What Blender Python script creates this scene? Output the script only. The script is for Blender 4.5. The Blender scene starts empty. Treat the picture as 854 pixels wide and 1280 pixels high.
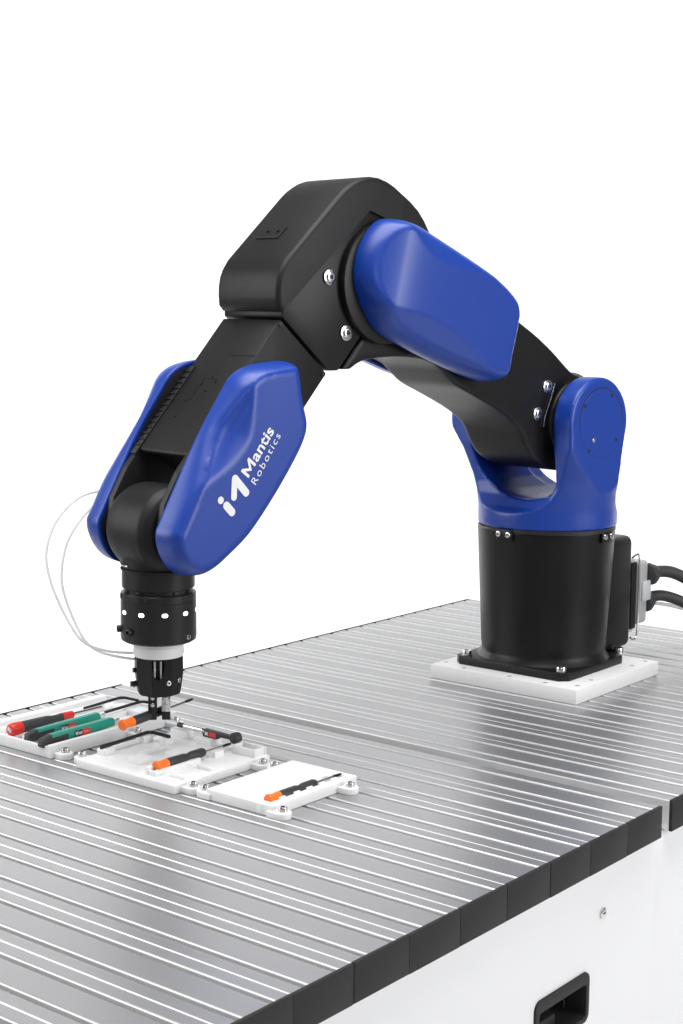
import bpy, bmesh, math, random, mathutils.geometry
from mathutils import Vector, Matrix
from math import sin, cos, pi, radians, sqrt, exp

random.seed(7)
S = bpy.context.scene
COL = S.collection

# ------------------------------------------------------------------ camera
cam_d = bpy.data.cameras.new('camera')
cam = bpy.data.objects.new('camera', cam_d); COL.objects.link(cam)
S.camera = cam
cam_d.sensor_fit = 'AUTO'; cam_d.sensor_width = 36.0
cam_d.lens = 36.0 * 1984.4 / 1280.0
cam_d.clip_start = 0.05; cam_d.clip_end = 100
_r = Vector((0.7806, 0.6249, 0.0099)).normalized()
_w = Vector((-0.6186, 0.7748, -0.1308)).normalized()
_u = _r.cross(_w).normalized(); _r = _w.cross(_u).normalized()
cam.matrix_world = Matrix(((_r.x, _u.x, -_w.x, 0.7957), (_r.y, _u.y, -_w.y, -1.5711),
                           (_r.z, _u.z, -_w.z, 0.5572), (0, 0, 0, 1)))

# ------------------------------------------------------------------ world, lights, exposure
S.view_settings.view_transform = 'Standard'; S.view_settings.look = 'None'
S.view_settings.exposure = 0.0; S.view_settings.gamma = 1.0
W = bpy.data.worlds.new('World'); S.world = W; W.use_nodes = True
W.node_tree.nodes['Background'].inputs['Color'].default_value = (0.95, 0.97, 1.0, 1)
W.node_tree.nodes['Background'].inputs['Strength'].default_value = 0.12


def area(name, loc, target, sx, sy, power, col=(1, 1, 1)):
    l = bpy.data.lights.new(name, 'AREA'); l.shape = 'RECTANGLE'; l.size = sx; l.size_y = sy
    l.energy = power; l.color = col
    o = bpy.data.objects.new(name, l); COL.objects.link(o)
    o.location = loc
    o.rotation_euler = (Vector(target) - Vector(loc)).to_track_quat('-Z', 'Y').to_euler()
    return o


area('softbox_overhead', (-0.25, -0.30, 2.35), (-0.40, -0.05, 0.0), 2.0, 2.0, 80)
area('softbox_left', (-2.6, -2.1, 1.15), (-0.4, 0.0, 0.2), 2.2, 2.0, 55)
area('softbox_right', (2.6, 0.7, 1.0), (-0.3, 0.2, 0.2), 1.6, 1.8, 58)
area('softbox_front', (2.2, -2.6, 1.2), (-0.2, 0.0, -0.1), 1.2, 1.2, 10)
area('backdrop_light_left', (-3.9, 0.7, 1.1), (-3.3, 4.4, -0.4), 2.6, 1.2, 72)
area('backdrop_light_right', (0.5, 3.5, 1.1), (-1.3, 5.2, -0.4), 2.6, 1.2, 72)

# ------------------------------------------------------------------ materials


def mat(name, col, rough=0.5, metal=0.0, bump=0.0, bscale=400.0, rvar=0.0, coat=0.0, emit=None, spec=0.5,
        cvar=0.0, trans=0.0, alpha=1.0, aniso=0.0):
    m = bpy.data.materials.new(name); m.use_nodes = True
    nt = m.node_tree; b = nt.nodes['Principled BSDF']
    b.inputs['Base Color'].default_value = (*col, 1)
    b.inputs['Roughness'].default_value = rough
    b.inputs['Metallic'].default_value = metal
    b.inputs['Specular IOR Level'].default_value = spec
    if coat:
        b.inputs['Coat Weight'].default_value = coat; b.inputs['Coat Roughness'].default_value = 0.25
    if trans:
        b.inputs['Transmission Weight'].default_value = trans; b.inputs['IOR'].default_value = 1.35
    if aniso:
        b.inputs['Anisotropic'].default_value = aniso
    if emit:
        b.inputs['Emission Color'].default_value = (*emit[:3], 1); b.inputs['Emission Strength'].default_value = emit[3]
    if bump or rvar or cvar:
        tc = nt.nodes.new('ShaderNodeTexCoord')
        nz = nt.nodes.new('ShaderNodeTexNoise'); nz.inputs['Scale'].default_value = bscale
        nz.inputs['Detail'].default_value = 3
        nt.links.new(tc.outputs['Object'], nz.inputs['Vector'])
        if bump:
            bp = nt.nodes.new('ShaderNodeBump'); bp.inputs['Strength'].default_value = bump
            bp.inputs['Distance'].default_value = 0.0004
            nt.links.new(nz.outputs['Fac'], bp.inputs['Height']); nt.links.new(bp.outputs['Normal'], b.inputs['Normal'])
        if rvar or cvar:
            n2 = nt.nodes.new('ShaderNodeTexNoise'); n2.inputs['Scale'].default_value = 14
            n2.inputs['Detail'].default_value = 6
            nt.links.new(tc.outputs['Object'], n2.inputs['Vector'])
        if rvar:
            mr = nt.nodes.new('ShaderNodeMapRange')
            mr.inputs['To Min'].default_value = rough - rvar; mr.inputs['To Max'].default_value = rough + rvar
            nt.links.new(n2.outputs['Fac'], mr.inputs['Value']); nt.links.new(mr.outputs['Result'], b.inputs['Roughness'])
        if cvar:
            mx = nt.nodes.new('ShaderNodeMix'); mx.data_type = 'RGBA'
            mx.inputs[6].default_value = (*[c * (1 - cvar) for c in col], 1)
            mx.inputs[7].default_value = (*[min(1, c * (1 + cvar)) for c in col], 1)
            nt.links.new(n2.outputs['Fac'], mx.inputs[0]); nt.links.new(mx.outputs[2], b.inputs['Base Color'])
    return m


def aluminium():
    m = bpy.data.materials.new('anodised_aluminium'); m.use_nodes = True
    nt = m.node_tree; b = nt.nodes['Principled BSDF']
    b.inputs['Metallic'].default_value = 0.75
    tc = nt.nodes.new('ShaderNodeTexCoord'); mp = nt.nodes.new('ShaderNodeMapping')
    mp.inputs['Scale'].default_value = (3, 900, 900)
    nt.links.new(tc.outputs['Object'], mp.inputs['Vector'])
    nz = nt.nodes.new('ShaderNodeTexNoise'); nz.inputs['Scale'].default_value = 1.0; nz.inputs['Detail'].default_value = 4
    nt.links.new(mp.outputs['Vector'], nz.inputs['Vector'])
    n2 = nt.nodes.new('ShaderNodeTexNoise'); n2.inputs['Scale'].default_value = 9; n2.inputs['Detail'].default_value = 8
    n2.inputs['Roughness'].default_value = 0.7
    nt.links.new(tc.outputs['Object'], n2.inputs['Vector'])
    ad = nt.nodes.new('ShaderNodeMath'); ad.operation = 'MULTIPLY_ADD'; ad.inputs[1].default_value = 0.35
    nt.links.new(n2.outputs['Fac'], ad.inputs[0]); nt.links.new(nz.outputs['Fac'], ad.inputs[2])
    mr = nt.nodes.new('ShaderNodeMapRange'); mr.inputs['From Min'].default_value = 0.4; mr.inputs['From Max'].default_value = 1.0
    mr.inputs['To Min'].default_value = 0.32; mr.inputs['To Max'].default_value = 0.41
    nt.links.new(ad.outputs[0], mr.inputs['Value']); nt.links.new(mr.outputs['Result'], b.inputs['Roughness'])
    mx = nt.nodes.new('ShaderNodeMix'); mx.data_type = 'RGBA'
    mx.inputs[6].default_value = (0.415, 0.415, 0.424, 1); mx.inputs[7].default_value = (0.435, 0.435, 0.443, 1)
    nt.links.new(nz.outputs['Fac'], mx.inputs[0]); nt.links.new(mx.outputs[2], b.inputs['Base Color'])
    bp = nt.nodes.new('ShaderNodeBump'); bp.inputs['Strength'].default_value = 0.04; bp.inputs['Distance'].default_value = 0.0001
    nt.links.new(nz.outputs['Fac'], bp.inputs['Height']); nt.links.new(bp.outputs['Normal'], b.inputs['Normal'])
    return m


M = dict(
    alu=aluminium(),
    slot=mat('bare_aluminium_slot', (0.70, 0.70, 0.70), 0.42, 0.7),
    black=mat('satin_black_paint', (0.0062, 0.0056, 0.0060), 0.39, 0, 0.25, 900, 0.05, spec=0.29),
    blackm=mat('matt_black_cover', (0.0088, 0.0081, 0.0079), 0.47, 0, 0.4, 1200, 0.05, spec=0.30),
    anod=mat('black_anodised_metal', (0.021, 0.020, 0.0205), 0.36, 0.2, 0.2, 900, 0.04, spec=0.4),
    blue=mat('blue_robot_paint', (0.004, 0.042, 0.315), 0.38, 0, 0.2, 700, 0.04, coat=0.15),
    cap=mat('black_plastic_end_cap', (0.022, 0.0205, 0.0215), 0.55, 0, 0.35, 700, 0.06, spec=0.25),
    white=mat('white_powder_coat', (0.80, 0.80, 0.81), 0.45, 0, 0.15, 500, 0.05),
    tray=mat('white_printed_plastic', (0.80, 0.80, 0.80), 0.5, 0, 0.35, 500, 0.05, cvar=0.01),
    plate=mat('white_machined_plastic', (0.79, 0.79, 0.79), 0.45, 0, 0.5, 350, 0.05, cvar=0.02),
    steel=mat('stainless_steel', (0.72, 0.71, 0.69), 0.2, 1.0, 0.1, 300, 0.05),
    dsteel=mat('dark_hole_steel', (0.03, 0.03, 0.03), 0.5, 0.6),
    grey=mat('grey_cast_connector', (0.47, 0.465, 0.47), 0.45, 0.2, 0.4, 500, 0.05),
    lgrey=mat('light_grey_lever', (0.62, 0.65, 0.66), 0.4, 0.2),
    rubber=mat('black_rubber_cable', (0.035, 0.034, 0.034), 0.6, 0, 0.4, 500, 0.05),
    orange=mat('orange_plastic', (0.90, 0.17, 0.012), 0.4),
    hand=mat('charcoal_handle_plastic', (0.028, 0.028, 0.030), 0.5, 0, 0.4, 900),
    red=mat('red_plastic', (0.66, 0.024, 0.018), 0.4),
    teal=mat('teal_plastic', (0.006, 0.27, 0.20), 0.4),
    hexk=mat('black_oxide_steel', (0.018, 0.018, 0.019), 0.35, 0.4),
    print=mat('white_print', (0.85, 0.85, 0.87), 0.5),
    led=mat('white_status_light', (0.9, 0.9, 1.0), 0.3, emit=(0.86, 0.82, 1.0, 5.0)),
    tube=mat('clear_polymer_tube', (0.80, 0.78, 0.78), 0.2, 0, trans=0.5),
    pinkish=mat('pale_red_print', (0.75, 0.22, 0.20), 0.5),
    paper=mat('white_backdrop_paper', (0.88, 0.88, 0.88), 0.9, 0, spec=0.1),
    inner=mat('black_inner_plastic', (0.010, 0.010, 0.010), 0.5, 0, 0.3, 800),
)

# ------------------------------------------------------------------ helpers


def link(name, me, m=None, parent=None, smooth=None, loc=None, rotz=None):
    if m is not None:
        me.materials.clear(); me.materials.append(M[m] if isinstance(m, str) else m)
    o = bpy.data.objects.new(name, me); COL.objects.link(o)
    if parent is not None:
        o.parent = parent
    if loc is not None:
        o.location = loc
    if rotz is not None:
        o.rotation_euler = (0, 0, rotz)
    if smooth is not None:
        shade(me, smooth)
    return o


def shade(me, ang=35):
    me.polygons.foreach_set('use_smooth', [True] * len(me.polygons))
    bm = bmesh.new(); bm.from_mesh(me)
    for e in bm.edges:
        if len(e.link_faces) == 2:
            try:
                e.smooth = e.calc_face_angle() < radians(ang)
            except ValueError:
                e.smooth = True
    bm.to_mesh(me); bm.free()


def empty(name, label, cat, loc=(0, 0, 0), rotz=0, group=None):
    o = bpy.data.objects.new(name, None); COL.objects.link(o)
    o.location = loc; o.rotation_euler = (0, 0, rotz); o.empty_display_size = 0.05
    tag(o, label, cat, group)
    return o


def tag(o, label, cat, group=None):
    o['label'] = label; o['category'] = cat
    if group:
        o['group'] = group


class B:
    """collects simple solids into one mesh"""

    def __init__(s):
        s.bm = bmesh.new()

    def box(s, x0, x1, y0, y1, z0, z1, bev=0.0, seg=2, mx=None):
        r = bmesh.ops.create_cube(s.bm, size=1.0)
        vs = r['verts']
        for v in vs:
            v.co = Vector((x0 + (v.co.x + .5) * (x1 - x0), y0 + (v.co.y + .5) * (y1 - y0), z0 + (v.co.z + .5) * (z1 - z0)))
        new = s._bev(vs, bev, seg)
        if mx is not None:
            bmesh.ops.transform(s.bm, matrix=mx, verts=new)
        return new

    def _bev(s, vs, bev, seg, ang=None):
        if not bev:
            return vs
        es = set()
        for v in vs:
            for e in v.link_edges:
                if ang is None or (len(e.link_faces) == 2 and e.calc_face_angle() > radians(ang)):
                    es.add(e)
        before = set(s.bm.verts)
        keep = set(s.bm.verts) - set(vs)
        bmesh.ops.bevel(s.bm, geom=list(es), offset=bev, segments=seg, affect='EDGES', profile=0.5, clamp_overlap=True)
        return [v for v in s.bm.verts if v not in keep]

    def cyl(s, p0, p1, r0, r1=None, n=32, bev=0.0, seg=2):
        p0 = Vector(p0); p1 = Vector(p1); r1 = r0 if r1 is None else r1
        d = p1 - p0; q = d.to_track_quat('Z', 'Y').to_matrix().to_4x4()
        mx = Matrix.Translation((p0 + p1) / 2) @ q
        r = bmesh.ops.create_cone(s.bm, cap_ends=True, segments=n, radius1=r0, radius2=r1, depth=d.length, matrix=mx)
        return s._bev(r['verts'], bev, seg, 60)

    def prism(s, pts, lo, hi, axis='w', bev=0.0, seg=2, ang=None):
        """polygon extruded; axis 'w': pts are (s,z), extruded along local y; 'z': pts are (x,y)"""
        def P(p, h):
            return Vector((p[0], h, p[1])) if axis == 'w' else (Vector((p[0], p[1], h)) if axis == 'z' else Vector((h, p[0], p[1])))
        a = [s.bm.verts.new(P(p, lo)) for p in pts]; b = [s.bm.verts.new(P(p, hi)) for p in pts]
        n = len(pts)
        fs = [s.bm.faces.new(a), s.bm.faces.new(b)]
        for i in range(n):
            fs.append(s.bm.faces.new((a[i], a[(i + 1) % n], b[(i + 1) % n], b[i])))
        bmesh.ops.recalc_face_normals(s.bm, faces=fs)
        return s._bev(a + b, bev, seg, ang)

    def lathe(s, prof, n=64, c=(0, 0, 0), mx=None):
        """profile of (r,z) revolved about z, closed at both ends"""
        rings = []
        for (r, z) in prof:
            rings.append([s.bm.verts.new(Vector((c[0] + r * cos(2 * pi * k / n), c[1] + r * sin(2 * pi * k / n), c[2] + z))) for k in range(n)])
        fs = []
        for a, b in zip(rings, rings[1:]):
            for k in range(n):
                fs.append(s.bm.faces.new((a[k], a[(k + 1) % n], b[(k + 1) % n], b[k])))
        fs.append(s.bm.faces.new(rings[0][::-1])); fs.append(s.bm.faces.new(rings[-1]))
        bmesh.ops.recalc_face_normals(s.bm, faces=fs)
        vs = [v for r in rings for v in r]
        if mx is not None:
            bmesh.ops.transform(s.bm, matrix=mx, verts=vs)
        return vs

    def tube(s, pts, r, n=12):
        pts = [Vector(p) for p in pts]; rings = []
        t0 = (pts[1] - pts[0]).normalized()
        up = Vector((0, 0, 1)) if abs(t0.z) < .9 else Vector((1, 0, 0))
        nrm = (up - t0 * up.dot(t0)).normalized()
        for i, p in enumerate(pts):
            t = (pts[min(i + 1, len(pts) - 1)] - pts[max(i - 1, 0)]).normalized()
            nrm = (nrm - t * nrm.dot(t)).normalized(); bn = t.cross(nrm)
            rr = r(i / (len(pts) - 1)) if callable(r) else r
            rings.append([s.bm.verts.new(p + (nrm * cos(2 * pi * k / n) + bn * sin(2 * pi * k / n)) * rr) for k in range(n)])
        for a, b in zip(rings, rings[1:]):
            for k in range(n):
                s.bm.faces.new((a[k], a[(k + 1) % n], b[(k + 1) % n], b[k]))
        s.bm.faces.new(rings[0][::-1]); s.bm.faces.new(rings[-1])

    def mesh(s, name='m'):
        me = bpy.data.meshes.new(name); s.bm.normal_update(); s.bm.to_mesh(me); s.bm.free()
        return me

    def obj(s, name, m, parent=None, smooth=35, **k):
        return link(name, s.mesh(name), m, parent, smooth, **k)


def spline(pts, n=8, closed=False):
    pts = [Vector(p) for p in pts]; out = []
    N = len(pts); rng = range(N if closed else N - 1)
    for i in rng:
        if closed:
            p0, p1, p2, p3 = pts[(i - 1) % N], pts[i], pts[(i + 1) % N], pts[(i + 2) % N]
        else:
            p0, p1, p2, p3 = pts[max(i - 1, 0)], pts[i], pts[i + 1], pts[min(i + 2, N - 1)]
        for k in range(n):
            t = k / n
            out.append(0.5 * ((2 * p1) + (p2 - p0) * t + (2 * p0 - 5 * p1 + 4 * p2 - p3) * t * t + (3 * p1 - p0 - 3 * p2 + p3) * t ** 3))
    if not closed:
        out.append(pts[-1])
    return out


def fuse(b, voxel=0.0022, smooth=8, extra=None):
    """union of the overlapping solids in b, edges softened; returns a mesh"""
    me = b.mesh('tmp'); o = bpy.data.objects.new('tmp', me); COL.objects.link(o)
    cut = []
    for (op, cb) in (extra or []):
        cm = cb.mesh('cut'); co = bpy.data.objects.new('cut', cm); COL.objects.link(co); cut.append(co)
        md = o.modifiers.new('b', 'BOOLEAN'); md.operation = op; md.object = co; md.solver = 'EXACT'
    md = o.modifiers.new('r', 'REMESH'); md.mode = 'VOXEL'; md.voxel_size = voxel
    md = o.modifiers.new('s', 'SMOOTH'); md.factor = 0.5; md.iterations = smooth
    bpy.context.view_layer.update()
    dg = bpy.context.evaluated_depsgraph_get()
    res = bpy.data.meshes.new_from_object(o.evaluated_get(dg))
    for x in [o] + cut:
        d = x.data; bpy.data.objects.remove(x); bpy.data.meshes.remove(d)
    res.polygons.foreach_set('use_smooth', [True] * len(res.polygons))
    return res


def ccyl(c, ax, r, h, n=24):  # helper ends
    c = Vector(c); ax = Vector(ax).normalized()
    return c, c + ax * h, r


# shared socket-head screw meshes: head (with rim) and a dark hex recess
def screw_mesh(r, h, hexr):
    b = B()
    n = 24
    prof = [(r, 0), (r, h * .80), (r * .93, h * .95), (r * .8, h), (hexr, h)]
    b.lathe(prof + [(hexr * .98, h * .45)], n=n)
    me = b.mesh('screw_head'); me.materials.append(M['steel']); shade(me, 40)
    c = B(); c.cyl((0, 0, h * .5), (0, 0, h * .5 + .0006), hexr * .96, n=6)
    m2 = c.mesh('socket'); m2.materials.append(M['dsteel'])
    return me, m2


_sc = {}


def screw(parent, loc, axis=(0, 0, 1), r=.0055, h=.006, m=None, sub=True, name='screw'):
    k = (r, h, m)
    if k not in _sc:
        a, c = screw_mesh(r, h, r * .47)
        if m:
            a.materials.clear(); a.materials.append(M[m])
        _sc[k] = (a, c)
    a, c = _sc[k]
    q = Vector(axis).to_track_quat('Z', 'Y').to_euler()
    o = link(name, a, None, parent); o.location = loc; o.rotation_euler = q
    if sub:
        s = link('hex_socket', c, None, o)
    return o


def text_mesh(body, bold=0.0, spacing=1.0, extrude=0.0):
    cu = bpy.data.curves.new('txt', 'FONT'); cu.body = body; cu.size = 1.0; cu.offset = bold
    cu.space_character = spacing; cu.extrude = extrude; cu.resolution_u = 4
    o = bpy.data.objects.new('txt', cu); COL.objects.link(o)
    bpy.context.view_layer.update()
    me = bpy.data.meshes.new_from_object(o.evaluated_get(bpy.context.evaluated_depsgraph_get()))
    bpy.data.objects.remove(o); bpy.data.curves.remove(cu)
    return me


# ------------------------------------------------------------------ setting: seamless white studio sweep
FL = -0.90
bd = B()
fx, fy = -0.624, 0.781                         # horizontal direction the camera looks in
rx, ry = 0.781, 0.624
prof = [(-4.5, FL), (3.0, FL)] + [(3.0 + 1.6 * sin(t * pi / 20), FL + 1.6 * (1 - cos(t * pi / 20))) for t in range(1, 11)] + [(4.6, 5.5)]
rows = []
for (a, z) in prof:
    rows.append([bd.bm.verts.new((fx * a + rx * b_, fy * a + ry * b_, z)) for b_ in (-6.5, 6.5)])
for p, q in zip(rows, rows[1:]):
    bd.bm.faces.new((p[0], p[1], q[1], q[0]))
o = bd.obj('studio_backdrop', 'paper', None, 60); o['kind'] = 'structure'

# ------------------------------------------------------------------ work tables
XB = -0.868                                    # rear end of the profiles
PITCH = 0.08


def profile_mesh(length):
    """one extruded profile 80 mm wide with two T-slots; long axis x, y from -0.08 to 0"""
    hw, g = 0.0036, 0.0004
    pts = [(-0.08 + g, -0.0352), (-0.08 + g, -0.0012), (-0.0788, 0)]
    for c in (-0.06, -0.02):
        pts += [(c - hw - .0006, 0), (c - hw, -0.0006), (c - hw, -0.0045), (c - hw - .003, -0.0045), (c - hw - .003, -0.0095),
                (c + hw + .003, -0.0095), (c + hw + .003, -0.0045), (c + hw, -0.0045)] + [(c + hw + .0022 - .0022 * cos(radians(t)), -.0020 + .0020 * sin(radians(t))) for t in (0, 22, 45, 68, 90)]
    pts += [(-0.0012, 0), (-g, -0.0012), (-g, -0.0352)]
    me = bpy.data.meshes.new('aluminium_profile')
    n = len(pts)
    vs = [(-length, y, z) for y, z in pts] + [(0, y, z) for y, z in pts]
    fs = [(i, (i + 1) % n, n + (i + 1) % n, n + i) for i in range(n)] + [tuple(range(n)), tuple(range(2 * n - 1, n - 1, -1))]
    me.from_pydata(vs, [], fs); me.update()
    bm = bmesh.new(); bm.from_mesh(me); bmesh.ops.recalc_face_normals(bm, faces=bm.faces); bm.to_mesh(me); bm.free()
    me.materials.append(M['alu']); me.materials.append(M['slot'])
    for p in me.polygons:
        if p.index < n:
            z = sum(me.vertices[v].co.z for v in p.vertices) / 4
            if -0.02 < z < -0.0003:
                p.material_index = 1
    return me


PM = profile_mesh(-XB)
cb = B(); cb.box(-.0001, .004, -.0798, -.0002, -.0365, .0006, bev=.0008, seg=2)
CAPM = cb.mesh('end_cap'); CAPM.materials.append(M['cap']); shade(CAPM, 40)


def table(name, label, y1, count):
    t = empty(name, label, 'work table', (0, y1, FL))
    up = -FL
    for k in range(count):
        p = link('aluminium_profile', PM, None, t, loc=(0, -PITCH * k, up))
        dx = random.uniform(0, .0006)
        c = link('end_cap', CAPM, None, t, loc=(dx, -PITCH * k, up + random.uniform(-.0003, .0004)))
        c2 = link('end_cap', CAPM, None, t, loc=(XB, -PITCH * k, up), rotz=0)
        c2.scale = (-1, 1, 1)
    ext = PITCH * count
    return t, up, ext


t1, up, ext = table('work_table', 'nearer aluminium slotted table carrying the white tool trays, white cabinet below', 0.004, 12)
b = B(); b.box(XB + .02, -.0075, -ext + .004, 0.0105, 0.03, up - .0367, bev=.0015)
b2 = B(); b2.box(-.06, .01, -.1915 - .052, -.1915 + .052, up - .1780 - .026, up - .1780 + .026)
m1 = b.mesh('cabinet'); m2 = b2.mesh('cut')
o1 = bpy.data.objects.new('a', m1); o2 = bpy.data.objects.new('b', m2); COL.objects.link(o1); COL.objects.link(o2)
md = o1.modifiers.new('b', 'BOOLEAN'); md.object = o2; md.operation = 'DIFFERENCE'; md.solver = 'EXACT'
bpy.context.view_layer.update()
m3 = bpy.data.meshes.new_from_object(o1.evaluated_get(bpy.context.evaluated_depsgraph_get()))
bpy.data.objects.remove(o1); bpy.data.objects.remove(o2)
link('cabinet', m3, 'white', t1, 35)
b = B(); b.box(XB + .03, -.02, -ext + .01, -.002, up - .0366, up - .0354); b.obj('support_frame', 'grey', t1)
# cam lock and recessed pull on the cabinet side
b = B(); b.cyl((-.0076, -.1094, up - .0945), (-.0052, -.1094, up - .0945), .0062, n=32, bev=.0008)
lk = b.obj('cam_lock', 'steel', t1)
b = B(); b.box(-.0053, -.0046, -.1116, -.1072, up - .0950, up - .0940); b.obj('key_slot', 'dsteel', lk)


def rrect(y0, y1, z0, z1, r, n=6):
    out = []
    for cy, cz, a0 in ((y1 - r, z1 - r, 0), (y0 + r, z1 - r, 90), (y0 + r, z0 + r, 180), (y1 - r, z0 + r, 270)):
        for k in range(n + 1):
            a = radians(a0 + 90 * k / n); out.append((cy + r * cos(a), cz + r * sin(a)))
    return out


def pull(parent, yc, zc, wy, hz, x0):
    hb = bmesh.new()
    rings = [(0.0, -0.0002, .010), (0.0004, .0022, .010), (.0040, .0030, .008), (.0070, .0024, .007), (.0082, -.004, .006), (.0086, -.034, .006), (.0095, -.036, .006)]
    loops = []
    for inset, dx, r in rings:
        pts = rrect(yc - wy / 2 + inset, yc + wy / 2 - inset, zc - hz / 2 + inset * .9, zc + hz / 2 - inset * (1.0 if inset < .003 else 1.9), max(r - inset * .3, .003))
        loops.append([hb.verts.new((x0 + dx, p[0], p[1])) for p in pts])
    n = len(loops[0])
    for a, c in zip(loops, loops[1:]):
        for k in range(n):
            hb.faces.new((a[k], a[(k + 1) % n], c[(k + 1) % n], c[k]))
    hb.faces.new(loops[-1])
    bmesh.ops.recalc_face_normals(hb, faces=hb.faces)
    me = bpy.data.meshes.new('recessed_handle'); hb.to_mesh(me); hb.free()
    h = link('recessed_handle', me, 'cap', parent, 40)
    g = B(); g.box(x0 - .034, x0 - .010, yc - wy * .40, yc + wy * .05, zc - hz * .34, zc - hz * .10, bev=.002)
    g.obj('grip_bar', 'cap', h)
    g = B(); pts = [(x0 - .012, yc + wy * .17 + .007 * sin(t), zc + hz * .24 - t * .012) for t in [k * .25 for k in range(8)]]
    g.tube(pts, .0007, 6); g.obj('spring_wire', 'hexk', h)
    return h


pull(t1, -.1915, up - .1780, .110, .057, -.0074)

t2, up2, ext2 = table('work_table', 'farther aluminium slotted table under the blue robot arm', 0.028 + .08 * 11, 11)
b = B(); b.box(XB + .02, -.0075, -ext2 - .0145, -.004, 0.03, up - .0367, bev=.0015)
b.obj('cabinet', 'white', t2)
b = B(); b.box(XB + .03, -.03, -ext2 - .001, -.01, up - .0366, up - .0354); b.obj('support_frame', 'grey', t2)

# ------------------------------------------------------------------ white mounting plate
b = B(); b.box(-.1255, .1255, -.1225, .1225, 0, .021, bev=.0012)
pl = b.obj('mounting_plate', 'plate', None, 40, loc=(-.4275, .4585, 0))
tag(pl, 'square white plate bolted under the black robot base', 'plate')
b = B(); b.cyl((0, 0, .0205), (0, 0, .0212), .0036, n=20)
HOLE = b.mesh('bolt_hole'); HOLE.materials.append(M['grey'])
for (x, y) in ((-.316, .362), (-.318, .405), (-.318, .527), (-.317, .567), (-.543, .362), (-.543, .405), (-.50, .347), (-.36, .347), (-.42, .347)):
    link('bolt_hole', HOLE, None, pl, loc=(x + .4275, y - .4585, 0))

# ------------------------------------------------------------------ robot arm
RC = Vector((-0.427, 0.457, 0))
ANG = math.atan2(-0.990268, -0.139173)          # arm turned eight degrees from the table's length
rob = empty('robot_arm', 'blue and black six axis robot arm standing on the white plate', 'robot arm', (RC.x, RC.y, .021))
BZ = -.021
BC = Vector((-.0075, .005, 0))                   # column axis


def arm(name, me_or_b, m, parent=None, smooth=35):
    o = me_or_b.obj(name, m, rob if parent is None else parent, smooth) if isinstance(me_or_b, B) else link(name, me_or_b, m, rob if parent is None else parent)
    if parent is None:
        o.location = (0, 0, BZ); o.rotation_euler = (0, 0, ANG)
    return o


# base flange and column (table aligned)
b = B()
f = .098
pts = [(-f, -f + .012), (-f + .012, -f), (f - .012, -f), (f, -f + .012), (f, f - .03), (f - .03, f), (-f + .03, f), (-f, f - .03)]
b.prism(pts, .0, .0125, 'z', bev=.0015)
fl = b.obj('base_flange', 'black', rob, 40, loc=(BC.x, BC.y, .0))
for sx, sy in ((-1, -1), (1, -1), (1, 1), (-1, 1)):
    screw(rob, (BC.x + sx * .082, BC.y + sy * .0845, .0115), r=.0078, h=.0085)
b = B()
b.lathe([(.100, .011), (.0985, .014), (.0935, .020), (.0925, .026), (.0935, .03), (.1022, .205), (.1025, .2085), (.101, .2105)], n=96)
column = b.obj('base_column', 'black', rob, 50, loc=(BC.x, BC.y, 0))
# connector housing behind the column
b = B(); b.box(-.066, .066, .045, .151, .012, .186, bev=.012, seg=4)
b.obj('rear_housing', 'black', rob, 50, loc=(0, -.006, 0))
# connector on the housing's rear
b = B(); b.box(-.050, .058, .144, .166, .030, .146, bev=.003)
cn = b.obj('connector_base', 'grey', rob, 40)
b = B(); b.box(-.044, .062, .1665, .203, .040, .140, bev=.006, seg=3)
hd = b.obj('connector_hood', 'grey', cn, 40)
b = B(); b.box(.058, .0615, .150, .1655, .036, .141, bev=.001); b.obj('gasket', 'hexk', cn)
b = B(); b.box(.0615, .0665, .180, .206, .076, .108, bev=.0025); b.obj('locking_lever', 'lgrey', cn)
b = B(); b.tube(spline([(.063, .146, .150), (.063, .158, .153), (.063, .168, .147), (.064, .169, .09), (.063, .168, .028), (.063, .158, .020), (.063, .147, .024)], 6), .0016, 8)
b.obj('wire_bail', 'steel', cn)
# small brackets with screws round the column's top
for a0, dz in ((-1.64, .2075), (-.03, .2045)):
    br = B()
    for k in range(9):
        pass
    q = Matrix.Translation((BC.x, BC.y, dz)) @ Matrix.Rotation(a0, 4, 'Z')
    br.box(.1015, .1065, -.014, .014, -.012, .006, bev=.003, seg=3, mx=q)
    bo = br.obj('stop_bracket', 'black', rob, 40)
    for dy in (-.0085, .0085):
        p = q @ Vector((.1055, dy, -.002)); ax = q.to_3x3() @ Vector((1, 0, 0))
        screw(bo, p, ax, r=.0042, h=.0035, name='bracket_screw', sub=False)

# ---- yoke (shoulder fork)
up_ = []
U = [(.112, .231), (.104, .250), (.101, .28), (.100, .46), (.068, .46), (.068, .318), (.066, .300), (.058, .284), (.042, .281), (.020, .2765),
     (-.010, .278), (-.036, .286), (-.060, .299), (-.078, .320), (-.087, .348), (-.088, .46), (-.129, .46), (-.129, .30), (-.122, .231)]
bu = B(); bu.prism([(y, z) for y, z in U], -.125, .125, 'x')
env = []
cS, cZ, rE = .015, .390, .0655
for k in range(0, 25):
    a = radians(-8 + 196 * k / 24); env.append((cS + rE * cos(a), cZ + rE * sin(a)))
left = [(-.0455, .362), (-.040, .333), (-.034, .305), (-.0375, .286), (-.042, .271), (-.054, .260), (-.08, .252), (-.13, .250), (-.13, .231)]
right = [(.13, .231), (.13, .250), (.105, .2555), (.086, .265), (.0745, .280), (.0705, .296), (.0735, .322), (.079, .350)]
env = env + left + right
be = B(); be.prism(env, -.14, .14, 'w')
br_ = B(); br_.lathe([(.1030, .2335), (.1035, .262), (.106, .284), (.112, .306), (.128, .345), (.150, .38), (.165, .41), (.17, .47)], n=96, c=(-.003, -.006, 0))
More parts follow.
